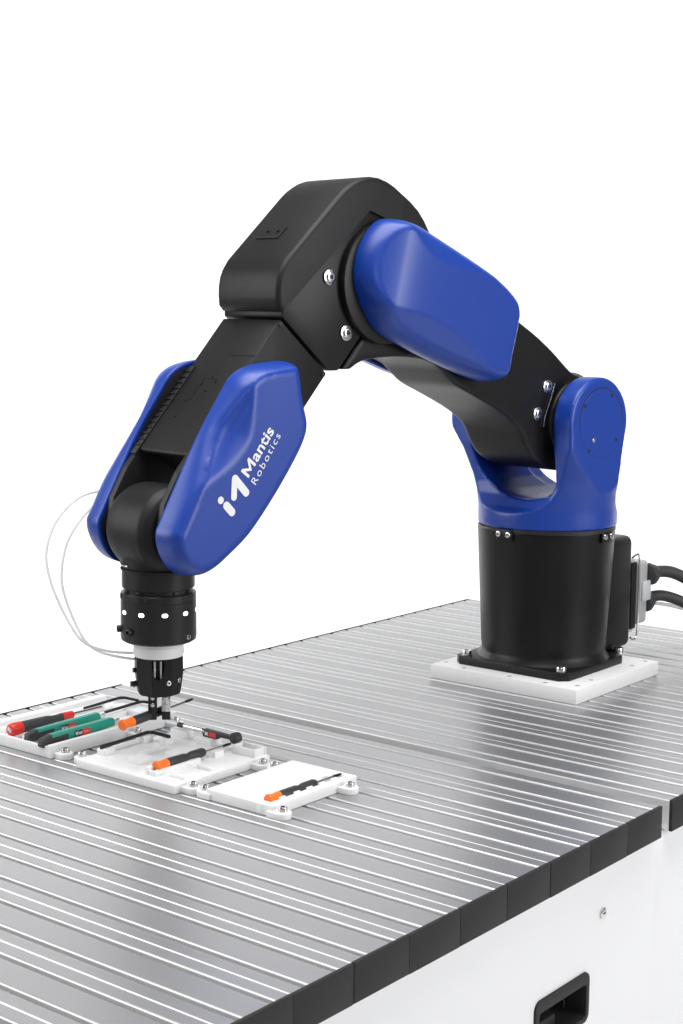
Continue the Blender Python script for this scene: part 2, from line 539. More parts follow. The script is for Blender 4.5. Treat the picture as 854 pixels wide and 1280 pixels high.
bs = B(); bs.prism([(-.078, .24), (-.078, .310), (-.060, .2965), (-.036, .2855), (-.010, .2795), (.020, .278), (.044, .283), (.060, .296), (.060, .24)], -.066, .060, 'x')
ymesh = fuse(bu, .0019, 16, [('INTERSECT', be), ('INTERSECT', br_), ('UNION', bs)])
yoke = arm('shoulder_yoke', ymesh, 'blue')
b = B(); b.cyl((.0, .0, .229), (0, 0, .2345), .0985, n=96); arm('turning_joint', b, 'inner')
# round cover plate on the near ear
b = B()
b.bm.verts.ensure_lookup_table()
q = Matrix.Translation((.012, .0975, .390)) @ Matrix.Rotation(-pi / 2, 4, 'X')
b.lathe([(.0492, 0), (.0492, .0031), (.0486, .0037)], n=96, mx=q)
dc = arm('round_cover', b, 'blue')
b = B(); q2 = Matrix.Translation((.012, .0975, .390)) @ Matrix.Rotation(-pi / 2, 4, 'X'); b.lathe([(.0507, 0), (.0507, .0029)], n=96, mx=q2)
arm('cover_groove', b, 'inner')
for s_, z_ in ((-.010, .429), (.051, .4155), (-.023, .365), (.039, .3515)):
    b = B(); b.cyl((s_, .1006, z_), (s_, .1015, z_), .0027, n=16); o = b.obj('screw_hole', 'inner', dc)
screw(dc, (.030, .1010, .3665), (0, 1, 0), r=.0034, h=.0018, sub=False)

# ---- upper arm
ub = B()
prof = [(.478, .4745), (.443, .515), (.40, .545), (.33, .585), (.26, .585), (.20, .562), (.160, .544), (.135, .531), (.102, .514), (.066, .492), (.038, .472), (.017, .459), (-.02, .447), (-.048, .42), (-.058, .39),
        (-.048, .352), (-.022, .327), (.015, .318), (.052, .321), (.080, .329), (.103, .342), (.120, .362), (.140, .390), (.173, .418), (.223, .442), (.263, .456), (.31, .468), (.356, .479), (.40, .4865), (.44, .4835), (.462, .4745)]
_k = prof.index((.140, .390))
prof = prof[:_k] + [(.134, .384), (.156, .400), (.184, .4145), (.231, .4345), (.264, .4480), (.283, .4610), (.303, .4755), (.333, .4850), (.370, .4880), (.40, .488), (.44, .4845), (.462, .4745)]
prof2 = prof[:3] + [(p.x, p.y) for p in spline([(a_, c_, 0) for a_, c_ in prof[3:]], 3)]
ub.prism(prof2, -.058, .053, 'w')
_es = [e for e in ub.bm.edges if abs(e.verts[0].co.y - e.verts[1].co.y) < 1e-6 and min(v.co.x for v in e.verts) < .43]
bmesh.ops.bevel(ub.bm, geom=_es, offset=.024, segments=6, affect='EDGES', profile=.5, clamp_overlap=True)
ub.cyl((.012, -.085, .390), (.012, .046, .390), .0705, n=64)
ub.cyl((.012, .04, .390), (.012, .0675, .390), .058, n=64)
um = fuse(ub, .0021, 22)
ua = arm('upper_arm', um, 'black')
for s_, z_ in ((.078, .442), (.098, .404)):
    b = B(); b.cyl((s_, .0525, z_), (s_, .0555, z_), .0098, n=28, bev=.001); wa = b.obj('bolt_washer', 'steel', ua)
    screw(wa, (s_, .0548, z_), (0, 1, 0), r=.0062, h=.0035)
b = B(); b.tube([(.062, .0545, .446), (.070, .0545, .425), (.082, .0545, .400), (.085, .0545, .385)], .0012, 6); b.obj('cable_clip', 'steel', ua)
b = B(); b.cyl((.052, .052, .424), (.052, .0675, .424), .0042, n=16); b.obj('grease_nipple', 'steel', ua)

# ---- elbow: joint discs, housing, cap
for sg in (1, -1):
    b = B(); b.cyl((.410, sg * .050, .582), (.410, sg * .0645, .582), .0765, n=80, bev=.002); arm('joint_ring', b, 'black')
hp = [(.5795, .5395), (.5025, .4735), (.486, .4735), (.443, .521), (.36, .52), (.33, .58), (.335, .64), (.40, .70), (.45, .70), (.565, .60), (.578, .57)]
b = B(); b.prism(hp, -.055, .055, 'w', bev=.0022, seg=2)
eh = arm('elbow_housing', b, 'black')
for s_, z_ in ((.504, .588), (.475, .520)):
    b = B(); b.cyl((s_, .0549, z_), (s_, .0578, z_), .0098, n=28, bev=.001); wa = b.obj('bolt_washer', 'steel', eh)
    screw(wa, (s_, .057, z_), (0, 1, 0), r=.0062, h=.0035)
capo = [(.5815, .5455), (.5875, .552), (.5887, .564), (.5883, .576), (.5862, .587), (.5818, .597), (.574, .608), (.53, .649), (.487, .689), (.478, .6963), (.468, .7025), (.458, .7075), (.447, .7110), (.434, .7128), (.420, .7122), (.405, .7085), (.391, .7025), (.3775, .6945),
        (.3775, .640), (.400, .655), (.412, .663), (.438, .671)]


def captop(poly, hw, name, topb, ntop=18):
    bb = B(); bb.prism(poly, -hw, hw, 'w')
    bm = bb.bm; bm.edges.ensure_lookup_table()
    es = []
    for e in bm.edges:
        a, c = e.verts
        if abs(a.co.y - c.co.y) < 1e-6:          # edges in the two side faces
            top = all(any((Vector((v.co.x, v.co.z)) - Vector(p)).length < 1e-5 for p in poly[:ntop]) for v in (a, c))
            if top:
                es.append(e)
    bmesh.ops.bevel(bm, geom=es, offset=topb, segments=4, affect='EDGES', profile=.5, clamp_overlap=True)
    return arm(name, bb, 'blackm', None, 42)


cp = captop(capo, .0585, 'elbow_cap', .007)
capr = [(.3765, .694), (.362, .6855), (.348, .6752), (.337, .6635), (.3275, .650), (.320, .635), (.315, .618), (.312, .60), (.325, .58), (.345, .60), (.3765, .630)]
captop(capr, .0572, 'elbow_rear_cover', .005, 8)
# little label pocket moulded on the cap
ud = Vector((-.728, 0, .686)); nn = Vector((.686, 0, .728))
c0 = Vector((.539, -.012, .6413))
b = B()
for (a, c, l0, l1) in ((-.013, -.013, -.020, .020), (-.013, .012, .019, .021)):
    pass
mxp = Matrix.Translation(c0) @ Matrix(((ud.x, 0, nn.x, 0), (0, 1, 0, 0), (ud.z, 0, nn.z, 0), (0, 0, 0, 1)))
b.box(-.010, -.008, -.021, .019, -.001, .0012, mx=mxp); b.box(-.010, .010, .019, .021, -.001, .0012, mx=mxp)
pk = b.obj('label_rib', 'inner', cp)
for dy in (-.010, .009):
    b = B(); b.cyl(mxp @ Vector((.004, dy, -.0008)), mxp @ Vector((.004, dy, .0012)), .0022, n=14); b.obj('cap_screw', 'hexk', cp)

# ---- moulded covers -----------------------------------------------------------


def smin(a, b, k):
    h = max(k - abs(a - b), 0) / k
    return min(a, b) - h * h * k * .25


def spos(d, k):
    """smooth positive part"""
    return .5 * (d + sqrt(d * d + k * k)) - .5 * k * exp(-abs(d) / (k * 3))


def line_d(p, a, c):
    """signed distance to the line a-c, positive on the left of a->c"""
    dx, dz = c[0] - a[0], c[1] - a[1]; L = sqrt(dx * dx + dz * dz)
    return ((p[0] - a[0]) * -dz + (p[1] - a[1]) * dx) / L * -1.0


def cover(name, outline, seg, wb, H, rho, sign, lip=None, rings=26):
    pts = [(p.x, p.y) for p in spline([(a, c, 0) for a, c in outline], 7, True)]
    n = len(pts)
    P2 = [Vector(p) for p in pts]

    def bdist(q):
        best = 1e9
        for i in range(n):
            a_, c_ = P2[i], P2[(i + 1) % n]
            e_ = c_ - a_; t_ = min(1, max(0, (q - a_).dot(e_) / e_.length_squared))
            best = min(best, (a_ + e_ * t_ - q).length_squared)
        return sqrt(best)

    def inset(dd):
        out = []
        for i in range(n):
            e_ = (P2[(i + 1) % n] - P2[i - 1]).normalized(); nn_ = Vector((e_.y, -e_.x))
            out.append(P2[i] - nn_ * dd * orient)
        return out
    area2 = sum(P2[i].x * P2[(i + 1) % n].y - P2[(i + 1) % n].x * P2[i].y for i in range(n))
    orient = 1 if area2 > 0 else -1
    cv = list(P2); ce = [(i, (i + 1) % n) for i in range(n)]
    for dd in (.0004, .0012, .0025, .0042, .0065, .009):
        for p in inset(dd):
            if bdist(p) > dd * .9:
                cv.append(p)
    x0_ = min(p.x for p in P2); x1_ = max(p.x for p in P2); y0_ = min(p.y for p in P2); y1_ = max(p.y for p in P2)

    def inside(q):
        r_ = False
        for i in range(n):
            a_, c_ = P2[i], P2[(i + 1) % n]
            if (a_.y > q.y) != (c_.y > q.y) and q.x < (c_.x - a_.x) * (q.y - a_.y) / (c_.y - a_.y) + a_.x:
                r_ = not r_
        return r_
    st = .0042; j = 0; yy = y0_
    while yy < y1_:
        xx = x0_ + (st / 2 if j % 2 else 0)
        while xx < x1_:
            q = Vector((xx, yy))
            if inside(q) and bdist(q) > .0112:
                cv.append(q)
            xx += st
        yy += st * .866; j += 1
    res = mathutils.geometry.delaunay_2d_cdt(cv, ce, [], 1, 1e-6)
    ov, of, orig = res[0], res[2], res[3]
    bm = bmesh.new(); vv = []; bound = {}
    for k, p in enumerate(ov):
        d_ = bdist(p); h_ = H((p.x, p.y), d_); x_ = min(1, d_ / rho)
        w_ = wb + .004 + (h_ - wb - .004) * sqrt(max(0, 1 - (1 - x_) ** 2))
        v_ = bm.verts.new((p.x, sign * w_, p.y)); vv.append(v_)
        for i_ in orig[k]:
            if i_ < n:
                bound[i_] = v_
    for f_ in of:
        bm.faces.new([vv[i_] for i_ in f_])
    prev = [bound[i] for i in range(n)]
    for dd, ww in ((0, .0012), (.0008, 0), (.005, .001), (.012, .004)):
        cur = [bm.verts.new((p.x, sign * (wb + ww), p.y)) for p in inset(dd)]
        for i in range(n):
            bm.faces.new((prev[i], prev[(i + 1) % n], cur[(i + 1) % n], cur[i]))
        prev = cur
    bm.faces.new(prev)
    bmesh.ops.recalc_face_normals(bm, faces=bm.faces)
    me = bpy.data.meshes.new(name); bm.to_mesh(me); bm.free()
    me.polygons.foreach_set('use_smooth', [True] * len(me.polygons))
    o_ = arm(name, me, 'blue')
    ln = B(); ln.prism([(p.x, p.y) for p in inset(.006)[::2]], sign * (wb - .0015), sign * (wb + .0035), 'w')
    ln.obj('cover_liner', 'inner', o_, 30)
    return o_


UCO = [(.429, .660), (.451, .6445), (.467, .619), (.472, .590), (.465, .564), (.450, .540), (.427, .5185), (.380, .4995), (.3135, .476), (.263, .460),
       (.230, .4545), (.2145, .4645), (.2085, .486), (.198, .524), (.1945, .548), (.206, .570), (.247, .597), (.311, .6275), (.363, .6485), (.398, .6595)]


def side(p, a, c):           # signed distance from the line a-c, positive on its right
    dx, dz = c[0] - a[0], c[1] - a[1]; L = sqrt(dx * dx + dz * dz)
    return ((p[0] - a[0]) * dz - (p[1] - a[1]) * dx) / L


def Huc(q, d):
    h = .1085
    # lower facet
    h -= .46 * spos(smin(side(q, (.31, .528), (.46, .556)), side(q, (.262, .468), (.315, .540)), .07), .004)
    # upper facet
    h -= .36 * spos(smin(-side(q, (.25, .592), (.385, .612)), -side(q, (.388, .600), (.412, .65)), .05), .003)
    # end facet towards the elbow
    h -= .52 * spos(q[0] - .430 + .25 * (q[1] - .59), .034)
    return h


for sg in (1, -1):
    o = cover('elbow_cover', UCO, ((.40, .585), (.265, .525)), .064, Huc, .014, sg)

FCO = [(.639, .482), (.602, .487), (.583, .4865), (.576, .475), (.570, .442), (.563, .415), (.568, .392), (.588, .361), (.619, .322), (.654, .2845),
       (.688, .260), (.709, .248), (.729, .244), (.750, .252), (.765, .272), (.770, .295), (.762, .313), (.737, .358), (.709, .406), (.680, .4475), (.663, .4695)]
ARC = [(.640, .500), (.6535, .463), (.657, .417), (.665, .395), (.689, .372), (.716, .357), (.742, .340), (.762, .311), (.776, .276), (.785, .24)]
ARCS = [(p.x, p.y) for p in spline([(a, c, 0) for a, c in ARC], 6)]


def arc_d(q):
    best = 1e9; sg = 1
    for a, c in zip(ARCS, ARCS[1:]):
        dx, dz = c[0] - a[0], c[1] - a[1]; L2 = dx * dx + dz * dz
        t = min(1, max(0, ((q[0] - a[0]) * dx + (q[1] - a[1]) * dz) / L2))
        px, pz = a[0] + t * dx - q[0], a[1] + t * dz - q[1]; D = px * px + pz * pz
        if D < best:
            best = D; sg = 1 if (dx * (q[1] - a[1]) - dz * (q[0] - a[0])) > 0 else -1
    return sg * sqrt(best)


def Hfc(q, d):
    h = .0935
    a = arc_d(q)
    h -= .42 * spos(a, .003)
    # shallow valley between the rim and the scooped facet
    up = min(1, max(0, (q[1] - .335) / .08)) * min(1, max(0, (.50 - q[1]) / .05))
    up = up * up * (3 - 2 * up)
    if a > 0:
        h -= .0020 * up * exp(-((d - .017) / .007) ** 2) * min(1, a / .006)
    return h


for sg in (1, -1):
    cover('forearm_cover', FCO, ((.610, .440), (.712, .300)), .056, Hfc, .013, sg, rings=34)
fcover = [o for o in rob.children if o.name.startswith('forearm_cover')][0]

# lettering and mark on the near forearm cover (flat print)
WT = .0938


def place_text(body, o, e, t, bold, sp, name, label=None):
    me = text_mesh(body if body[0] != 'M' else body[1:], bold, sp)
    if body[0] == 'M':
        x0 = min(v.co.x for v in me.vertices)
        for v in me.vertices:
            v.co.x += .93 - x0
        bm = letter_m(); bm.from_mesh(me); bm.to_mesh(me); bm.free()
    xs = [v.co.x for v in me.vertices]; x0, x1 = min(xs), max(xs); cap = .729 if body[0] in 'MR' else .729
    ev = Vector((e[0] - o[0], e[1] - o[1])); tv = Vector((t[0] - o[0], t[1] - o[1]))
    en = ev.normalized(); tv = tv - en * tv.dot(en)          # upright letters
    for v in me.vertices:
        p = Vector(o) + ev * ((v.co.x - x0) / (x1 - x0)) + tv * (v.co.y / cap)
        v.co = Vector((p.x, WT + .0003, p.y))
    ob = link(name, me, 'print', fcover)
    return ob


def letter_m():
    """bold M, cap height 0.729, width 0.84"""
    p = [(0, 0), (0, .729), (.15, .729), (.42, .31), (.69, .729), (.84, .729), (.84, 0), (.685, 0), (.685, .43), (.42, .05), (.155, .43), (.155, 0)]
    bm = bmesh.new(); f = bm.faces.new([bm.verts.new((x, y, 0)) for x, y in p])
    bmesh.ops.triangulate(bm, faces=[f])
    return bm


place_text('Mantis', (.664, .355), (.6245, .4075), (.674, .3655), .022, 1.02, 'brand_lettering')
place_text('Robotics', (.653, .346), (.6145, .4015), (.6602, .3522), .000, 1.25, 'brand_lettering')


def capsule(a, c, r, r2=None):
    a = Vector(a); c = Vector(c); d = (c - a).normalized() if (c - a).length > 1e-6 else Vector((1, 0)); n_ = Vector((-d.y, d.x))
    out = []
    for k in range(13):
        t = radians(-90 + 180 * k / 12); out.append(c + (d * cos(t) + n_ * sin(t)) * r)
    for k in range(13):
        t = radians(90 + 180 * k / 12); out.append(a + (d * cos(t) + n_ * sin(t)) * r)
    return out


lb = B()
for (a, c, r, dz) in (((.705, .3325), (.7049, .3324), .0043, 0), ((.6965, .3255), (.6885, .3175), .0049, 0), ((.6855, .3345), (.6845, .3545), .0042, 0), ((.6838, .3555), (.6675, .3385), .0048, .00005)):
    vs = [lb.bm.verts.new((p.x, WT + .0003 + dz, p.y)) for p in capsule(a, c, r)]
    lb.bm.faces.new(vs)
lb.obj('brand_mark', 'print', fcover, None)

# ---- forearm
J3 = Vector((.41, .582)); E1 = Vector((.665, -.747)); E2 = Vector((.747, .665))


def em(e, m_):
    p = J3 + E1 * e + E2 * m_; return (p.x, p.y)


fb = B()
fb.prism([em(.1465, -.0035), em(.1475, .0975), em(.354, .0975), em(.356, .094), em(.347, .078), em(.342, .055), em(.338, .03), em(.335, .0), em(.31, -.0035)], -.054, .054, 'w', bev=.0025, seg=2)
fa = arm('forearm', fb, 'blackm')
b = B()
for k, (e_, y_) in enumerate(((.0, 0),)):
    pass
# fork prongs beside the wrist
for sg in (1, -1):
    b = B(); ring = [em(.30, .0975), em(.38, .096), em(.42, .088), em(.448, .070), em(.455, .045), em(.445, .02), em(.425, .003), em(.39, -.004), em(.30, -.0035)]
    b.prism(ring, sg * .0445, sg * .0545, 'w', bev=.0015); b.obj('wrist_fork', 'inner', fa, 40)
# seam pins at the rolling joint, screws and printed panel outline on top
for (e_, m_, y_) in ((.152, .094, .0535), (.152, .001, .0535)):
    p = em(e_, m_); b = B(); b.cyl((p[0], y_ - .002, p[1]), (p[0], y_ + .0022, p[1]), .0028, n=16); b.obj('stop_pin', 'hexk', fa)
TOPM = .0977
for (e_, y_) in ((.262, -.014), (.251, -.010), (.240, .000), (.2465, .013), (.262, .006), (.278, -.042), (.278, -.018), (.302, -.044), (.302, -.018)):
    p0 = em(e_, TOPM - .001); p1 = em(e_, TOPM + .0006)
    b = B(); b.cyl((p0[0], y_, p0[1]), (p1[0], y_, p1[1]), .0016, n=12); b.obj('top_screw', 'hexk', fa)
b = B()
for (e0, y0, e1, y1) in ((.276, -.040, .276, -.016), (.276, -.012, .242, -.012), (.242, -.012, .242, .012), (.205, .006, .205, .052)):
    a_ = em(min(e0, e1) - .0005, TOPM - .0008); c_ = em(max(e0, e1) + .0005, TOPM - .0008)
    q0 = Vector((a_[0], 0, a_[1])); L = (Vector((c_[0], 0, c_[1])) - q0).length
    mxp = Matrix.Translation(q0) @ Matrix(((E1.x, 0, E2.x, 0), (0, 1, 0, 0), (E1.y, 0, E2.y, 0), (0, 0, 0, 1)))
    b.box(0, L, min(y0, y1) - .0005, max(y0, y1) + .0005, 0, .0012, mx=mxp)
b.obj('panel_seam', 'inner', fa)
# dark channel with a comb of cable ribs along the far cover's inner side
mxc = Matrix.Translation(Vector((em(.19, .0977)[0], 0, em(.19, .0977)[1]))) @ Matrix(((E1.x, 0, E2.x, 0), (0, 1, 0, 0), (E1.y, 0, E2.y, 0), (0, 0, 0, 1)))
b = B(); b.box(.036, .172, -.0538, -.0435, -.002, .0008, bev=.0004, mx=mxc); ch = b.obj('cable_channel', 'inner', fa, 30)
b = B()
for k in range(14):
    b.box(.044 + k * .0088, .0456 + k * .0088, -.0536, -.0455, .0004, .0022, mx=mxc)
b.box(.036, .172, -.0437, -.0429, -.001, .0013, mx=mxc)
o = b.obj('cable_comb', 'cap', ch, 30); o['kind'] = 'stuff'

# ---- wrist
WC = (.7235, .292)
b = B(); q = Matrix.Translation((WC[0], 0, WC[1])) @ Matrix.Rotation(-pi / 2, 4, 'X')
pr_ = [(.030, -.0435), (.040, -.0425), (.0475, -.038), (.0520, -.029), (.0535, -.016), (.0535, .016), (.0520, .029), (.0475, .038), (.040, .0425), (.030, .0435)]
b.lathe(pr_, n=72, mx=q)
b.cyl((WC[0], 0, .292), (WC[0], 0, .246), .0435, n=64)
wm = fuse(b, .0016, 5)
wr = arm('wrist', wm, 'blackm')
b = B(); b.lathe([(.0425, .2465), (.0445, .2455), (.0445, .2440), (.0432, .2432), (.0432, .2235), (.0425, .2225), (.0405, .2222), (.0405, .2165)], n=80, c=(WC[0], 0, 0))
arm('wrist_flange', b, 'anod', None, 30)
b = B(); b.tube([(WC[0] + .044 * cos(t), .044 * sin(t), .2505) for t in [radians(-70 + 5 * k) for k in range(15)]], .0011, 8); b.obj('wire_clip', 'steel', wr)
# ---- sensor ring with status lights
b = B(); b.lathe([(.0405, .2172), (.0440, .2168), (.0446, .2160), (.0447, .2078), (.0443, .2074), (.0447, .2070), (.0450, .164), (.0443, .1602), (.041, .158)], n=96, c=(WC[0], 0, 0))
sr = arm('sensor_ring', b, 'anod', None, 30)


def rnd(a, r, z):  # a: degrees to the right of the direction towards the camera
    base = radians(59.0 - 90.0 + 90.0)
    return None


# viewer direction in arm coordinates
VD = Vector((0.796 - (-.5277), -1.571 - (-.2597), 0)).normalized()
dv = Vector((-0.139173, -0.990268, 0)); nv = Vector((0.990268, -0.139173, 0))
va = math.atan2(VD.dot(nv), VD.dot(dv))          # angle in (s,w)
# to the right in the picture is a growing angle from s towards w
def ring_pt(frac, r, z):
    a = va + math.asin(max(-1, min(1, frac)))
    return Vector((WC[0] + r * cos(a), r * sin(a), z)), Vector((cos(a), sin(a), 0))


def plate_on(frac, r, z, ww, hh, th, m, name, parent, bev=.0021):
    p, a = ring_pt(frac, r, z)
    q = Matrix.Translation(p) @ Vector(a).to_track_quat('X', 'Z').to_matrix().to_4x4()
    b_ = B(); b_.box(-.001, th, -ww / 2, ww / 2, -hh / 2, hh / 2, bev=bev, seg=3, mx=q)
    return b_.obj(name, m, parent, 40)


for fr in (-.885, -.445, .165, .70, .99):
    p, a_ = ring_pt(fr, .0446, .1952)
    q = Matrix.Translation(p) @ Vector(a_).to_track_quat('X', 'Z').to_matrix().to_4x4()
    b = B(); vs_ = b.prism([(v.x, v.y) for v in capsule((-.0013, 0), (.0013, 0), .0022)], -.001, .0006, 'x')
    bmesh.ops.transform(b.bm, matrix=q, verts=vs_); b.obj('status_light', 'led', sr, 40)
for fr in (-.30, .70, -.98):
    p, a = ring_pt(fr, .0446, .2130); screw(sr, p, a, r=.0034, h=.0007, m='inner', sub=True)
for fr, mm in ((-.73, 'hexk'), (-.985, 'hexk'), (.76, 'steel')):
    p, a = ring_pt(fr, .0446, .1735 if mm == 'hexk' else .1668)
    screw(sr, p, a, r=.0042 if mm == 'hexk' else .0031, h=.005 if mm == 'hexk' else .0022, m=mm, sub=True)
for fr in (-.9, -.55, -.2, .15, .5, .85):
    plate_on(fr, .0406, .2196, .007, .0032, .0016, 'hexk', 'flange_lug', sr, .0006)
# ---- adapter and gripper
b = B(); b.lathe([(.028, .1590), (.0298, .1582), (.0298, .1530), (.0290, .1526), (.0298, .1522), (.0303, .1430), (.0288, .1395)], n=72, c=(WC[0], 0, 0))
arm('adapter_ring', b, 'white', None, 30)
gb = B()
ga = va


def gp_ring(z, r, flat):
    out = []
    for k in range(8):
        a = ga + radians(22.5 + 45 * k + 8)
        rr = r / cos(radians(22.5)) * (1.0 if k % 2 else flat)
        out.append((WC[0] + rr * cos(a), rr * sin(a), z))
    return out


def hull(bm, rings):
    loops = [[bm.verts.new(p) for p in r] for r in rings]
    n = len(loops[0])
    for a, c in zip(loops, loops[1:]):
        for i in range(n):
            bm.faces.new((a[i], a[(i + 1) % n], c[(i + 1) % n], c[i]))
    bm.faces.new(loops[0][::-1]); bm.faces.new(loops[-1])
    bmesh.ops.recalc_face_normals(bm, faces=bm.faces)


hull(gb.bm, [gp_ring(.1405, .0274, 1.0), gp_ring(.120, .0279, 1.0), gp_ring(.099, .0252, 1.0), gp_ring(.0930, .0240, .97)])
bmesh.ops.bevel(gb.bm, geom=list(gb.bm.edges), offset=.0012, segments=2, affect='EDGES')
sc_ = B()
a = ga - .03
cpt = Vector((WC[0] + .0300 * cos(a), .0300 * sin(a), 0))
tn = Vector((-sin(a), cos(a), 0)); rn = Vector((cos(a), sin(a), 0))
hp_ = []
for x_, z_ in [(-.0075, .150), (-.0075, .128), (-.006, .121), (-.003, .1155), (0, .1145), (.003, .1155), (.006, .121), (.0075, .128), (.0075, .150)]:
    hp_.append((x_, z_))
v0 = [sc_.bm.verts.new(cpt + tn * x_ + Vector((0, 0, z_)) - rn * .012) for x_, z_ in hp_]
v1 = [sc_.bm.verts.new(cpt + tn * x_ + Vector((0, 0, z_)) + rn * .02) for x_, z_ in hp_]
nh = len(hp_)
sc_.bm.faces.new(v0); sc_.bm.faces.new(v1[::-1])
for i in range(nh):
    sc_.bm.faces.new((v0[i], v1[i], v1[(i + 1) % nh], v0[(i + 1) % nh]))
bmesh.ops.recalc_face_normals(sc_.bm, faces=sc_.bm.faces)
gm = gb.mesh('g'); go = bpy.data.objects.new('g', gm); COL.objects.link(go)
cmx = sc_.mesh('c'); co = bpy.data.objects.new('c', cmx); COL.objects.link(co)
md = go.modifiers.new('b', 'BOOLEAN'); md.object = co; md.operation = 'DIFFERENCE'; md.solver = 'EXACT'
bpy.context.view_layer.update()
gme = bpy.data.meshes.new_from_object(go.evaluated_get(bpy.context.evaluated_depsgraph_get()))
bpy.data.objects.remove(go); bpy.data.objects.remove(co)
shade(gme, 30)
gr = arm('gripper_body', gme, 'blackm')
for dx in (-.0045, .0035):
    b = B(); pp = cpt + tn * dx - rn * .0085; b.cyl(pp + Vector((0, 0, .108)), pp + Vector((0, 0, .1365)), .0022, n=16); b.obj('guide_rod', 'steel', gr)
for fr, zz in ((.42, .1105), (.86, .1115)):
    p, aa = ring_pt(fr, .0272, zz); screw(gr, p, aa, r=.0031, h=.0014, sub=True)
p, aa = ring_pt(-.97, .0245, .1065); b = B(); b.cyl(p, p + aa * .010, .0034, n=16); b.obj('hose_fitting', 'hexk', gr)
p, aa = ring_pt(-.95, .026, .1235); b = B(); b.cyl(p - aa * .004, p + aa * .006, .0030, n=16); b.obj('hose_fitting', 'hexk', gr)
# fingers
def finger(off_, m, name):
    c_ = Vector((WC[0], 0, 0)) + tn * off_
    b_ = B(); q_ = Matrix.Translation(c_) @ Matrix.Rotation(a, 4, 'Z')
    b_.box(-.007, .007, -.0052, .0052, .071, .0955, bev=.0008, mx=q_)
    f_ = b_.obj(name, m, gr, 40)
    for z_ in (.080, .0885):
        pp = q_ @ Vector((.0068, .0, z_)); b2 = B(); b2.cyl(pp, pp + rn * .0014, .0027, n=16, bev=.0005); b2.obj('finger_screw', 'steel', f_)
    b2 = B(); b2.box(-.0075, .0075, -.0050, .0050, .0615, .0722, bev=.0012, mx=q_); b2.obj('finger_pad', 'hexk', f_)
    return f_


finger(-.0075, 'hexk', 'gripper_finger')
finger(.0085, 'steel', 'gripper_finger')

# ------------------------------------------------------------------ cables and hoses


def world(s_, w_, z_):
    return RC + dv * s_ + nv * w_ + Vector((0, 0, z_))


for k, (z_, pts) in enumerate(((0, [(-.369, .659, .136), (-.366, .690, .138), (-.352, .722, .133), (-.328, .757, .110), (-.290, .80, .065), (-.24, .85, .020), (-.12, .90, .012), (.02, .93, .012)]),
                               (0, [(-.376, .659, .092), (-.373, .690, .097), (-.360, .716, .095), (-.335, .748, .078), (-.300, .785, .042), (-.25, .82, .014), (-.15, .85, .012), (.0, .87, .012)]))):
    lab = ('upper black cable leaving the grey connector behind the robot base', 'lower black cable leaving the grey connector behind the robot base')[k]
    c = empty('power_cable', lab, 'cable', pts[0], 0, 'cables plugged into the robot base')
    p0 = Vector(pts[0])
    rel = [Vector(p) - p0 for p in pts]
    b = B(); b.tube(spline(rel, 8), .0095 if k == 0 else .0088, 20); b.obj('cable_sheath', 'rubber', c, 60)
    b = B(); b.cyl((0, 0, 0), (0, .012, 0), .0185, n=8, bev=.001); b.cyl((0, .012, 0), (0, .030, .001), .0175, .0115, n=24); b.obj('cable_gland', 'rubber', c, 30)
for k, pts in enumerate(([(.71, -.092, .334), (.732, -.097, .329), (.766, -.099, .322), (.795, -.098, .302), (.812, -.095, .278), (.82, -.09, .253), (.818, -.08, .22), (.807, -.066, .182), (.796, -.05, .157), (.775, -.036, .146), (.748, -.022, .1415), (.724, -.016, .1405)],
                         [(.718, -.090, .328), (.737, -.095, .318), (.763, -.096, .299), (.786, -.094, .273), (.798, -.09, .245), (.801, -.085, .217), (.794, -.075, .182), (.788, -.06, .157), (.778, -.046, .144), (.758, -.032, .1365), (.740, -.024, .1325), (.724, -.018, .1315)])):
    wp = [world(*p) for p in pts]
    b = B(); b.tube([p - wp[0] for p in spline(wp, 8)], .0016, 10)
    h = b.obj('air_hose', 'tube', None, 60, loc=wp[0])
    tag(h, ('outer clear air hose looping wide from forearm to gripper', 'inner clear air hose looping tighter from forearm to gripper')[k], 'hose', 'air hoses beside the wrist')
hp3 = [Vector(p) for p in ((-.43, .63, .05), (-.42, .68, .075), (-.39, .73, .078), (-.35, .77, .066), (-.30, .81, .036), (-.25, .85, .008), (-.15, .88, .005), (0, .90, .005))]
b = B(); b.tube([p - hp3[0] for p in spline(hp3, 8)], .0032, 10); h = b.obj('air_hose', 'tube', None, 60, loc=hp3[0])
tag(h, 'clear hose beneath the black cables at the right edge of the table', 'hose')

# ------------------------------------------------------------------ trays


def tab_b(b_, x, y, sx, h=.0075):
    b_.cyl((x, y, 0), (x, y, h), .0098, n=32, bev=.0008)
    b_.box(min(x, x - sx * .016), max(x, x - sx * .016), y - .0098, y + .0098, .0002, h - .0002, bev=.0006)


def tray(label, x0, x1, y0, y1, h, tabs, walls, pockets):
    t = empty('tool_tray', label, 'tray', ((x0 + x1) / 2, (y0 + y1) / 2, 0), 0, 'white trays screwed to the table')
    o_ = Vector(((x0 + x1) / 2, (y0 + y1) / 2, 0))
    b_ = B(); b_.box(x0 - o_.x, x1 - o_.x, y0 - o_.y, y1 - o_.y, 0.0002, h, bev=.0009)
    b_.obj('tray_base', 'tray', t, 40)
    for (a0, a1, c0, c1, z0, z1) in walls:
        w_ = B(); w_.box(a0 - o_.x, a1 - o_.x, c0 - o_.y, c1 - o_.y, z0, z1, bev=.0009); w_.obj('support_block', 'tray', t, 40)
    for (x, y, sx) in tabs:
        w_ = B(); tab_b(w_, x - o_.x, y - o_.y, sx); tb = w_.obj('mounting_tab', 'tray', t, 40)
        screw(tb, (x - o_.x, y - o_.y, .0072), r=.0052, h=.0060)
    return t


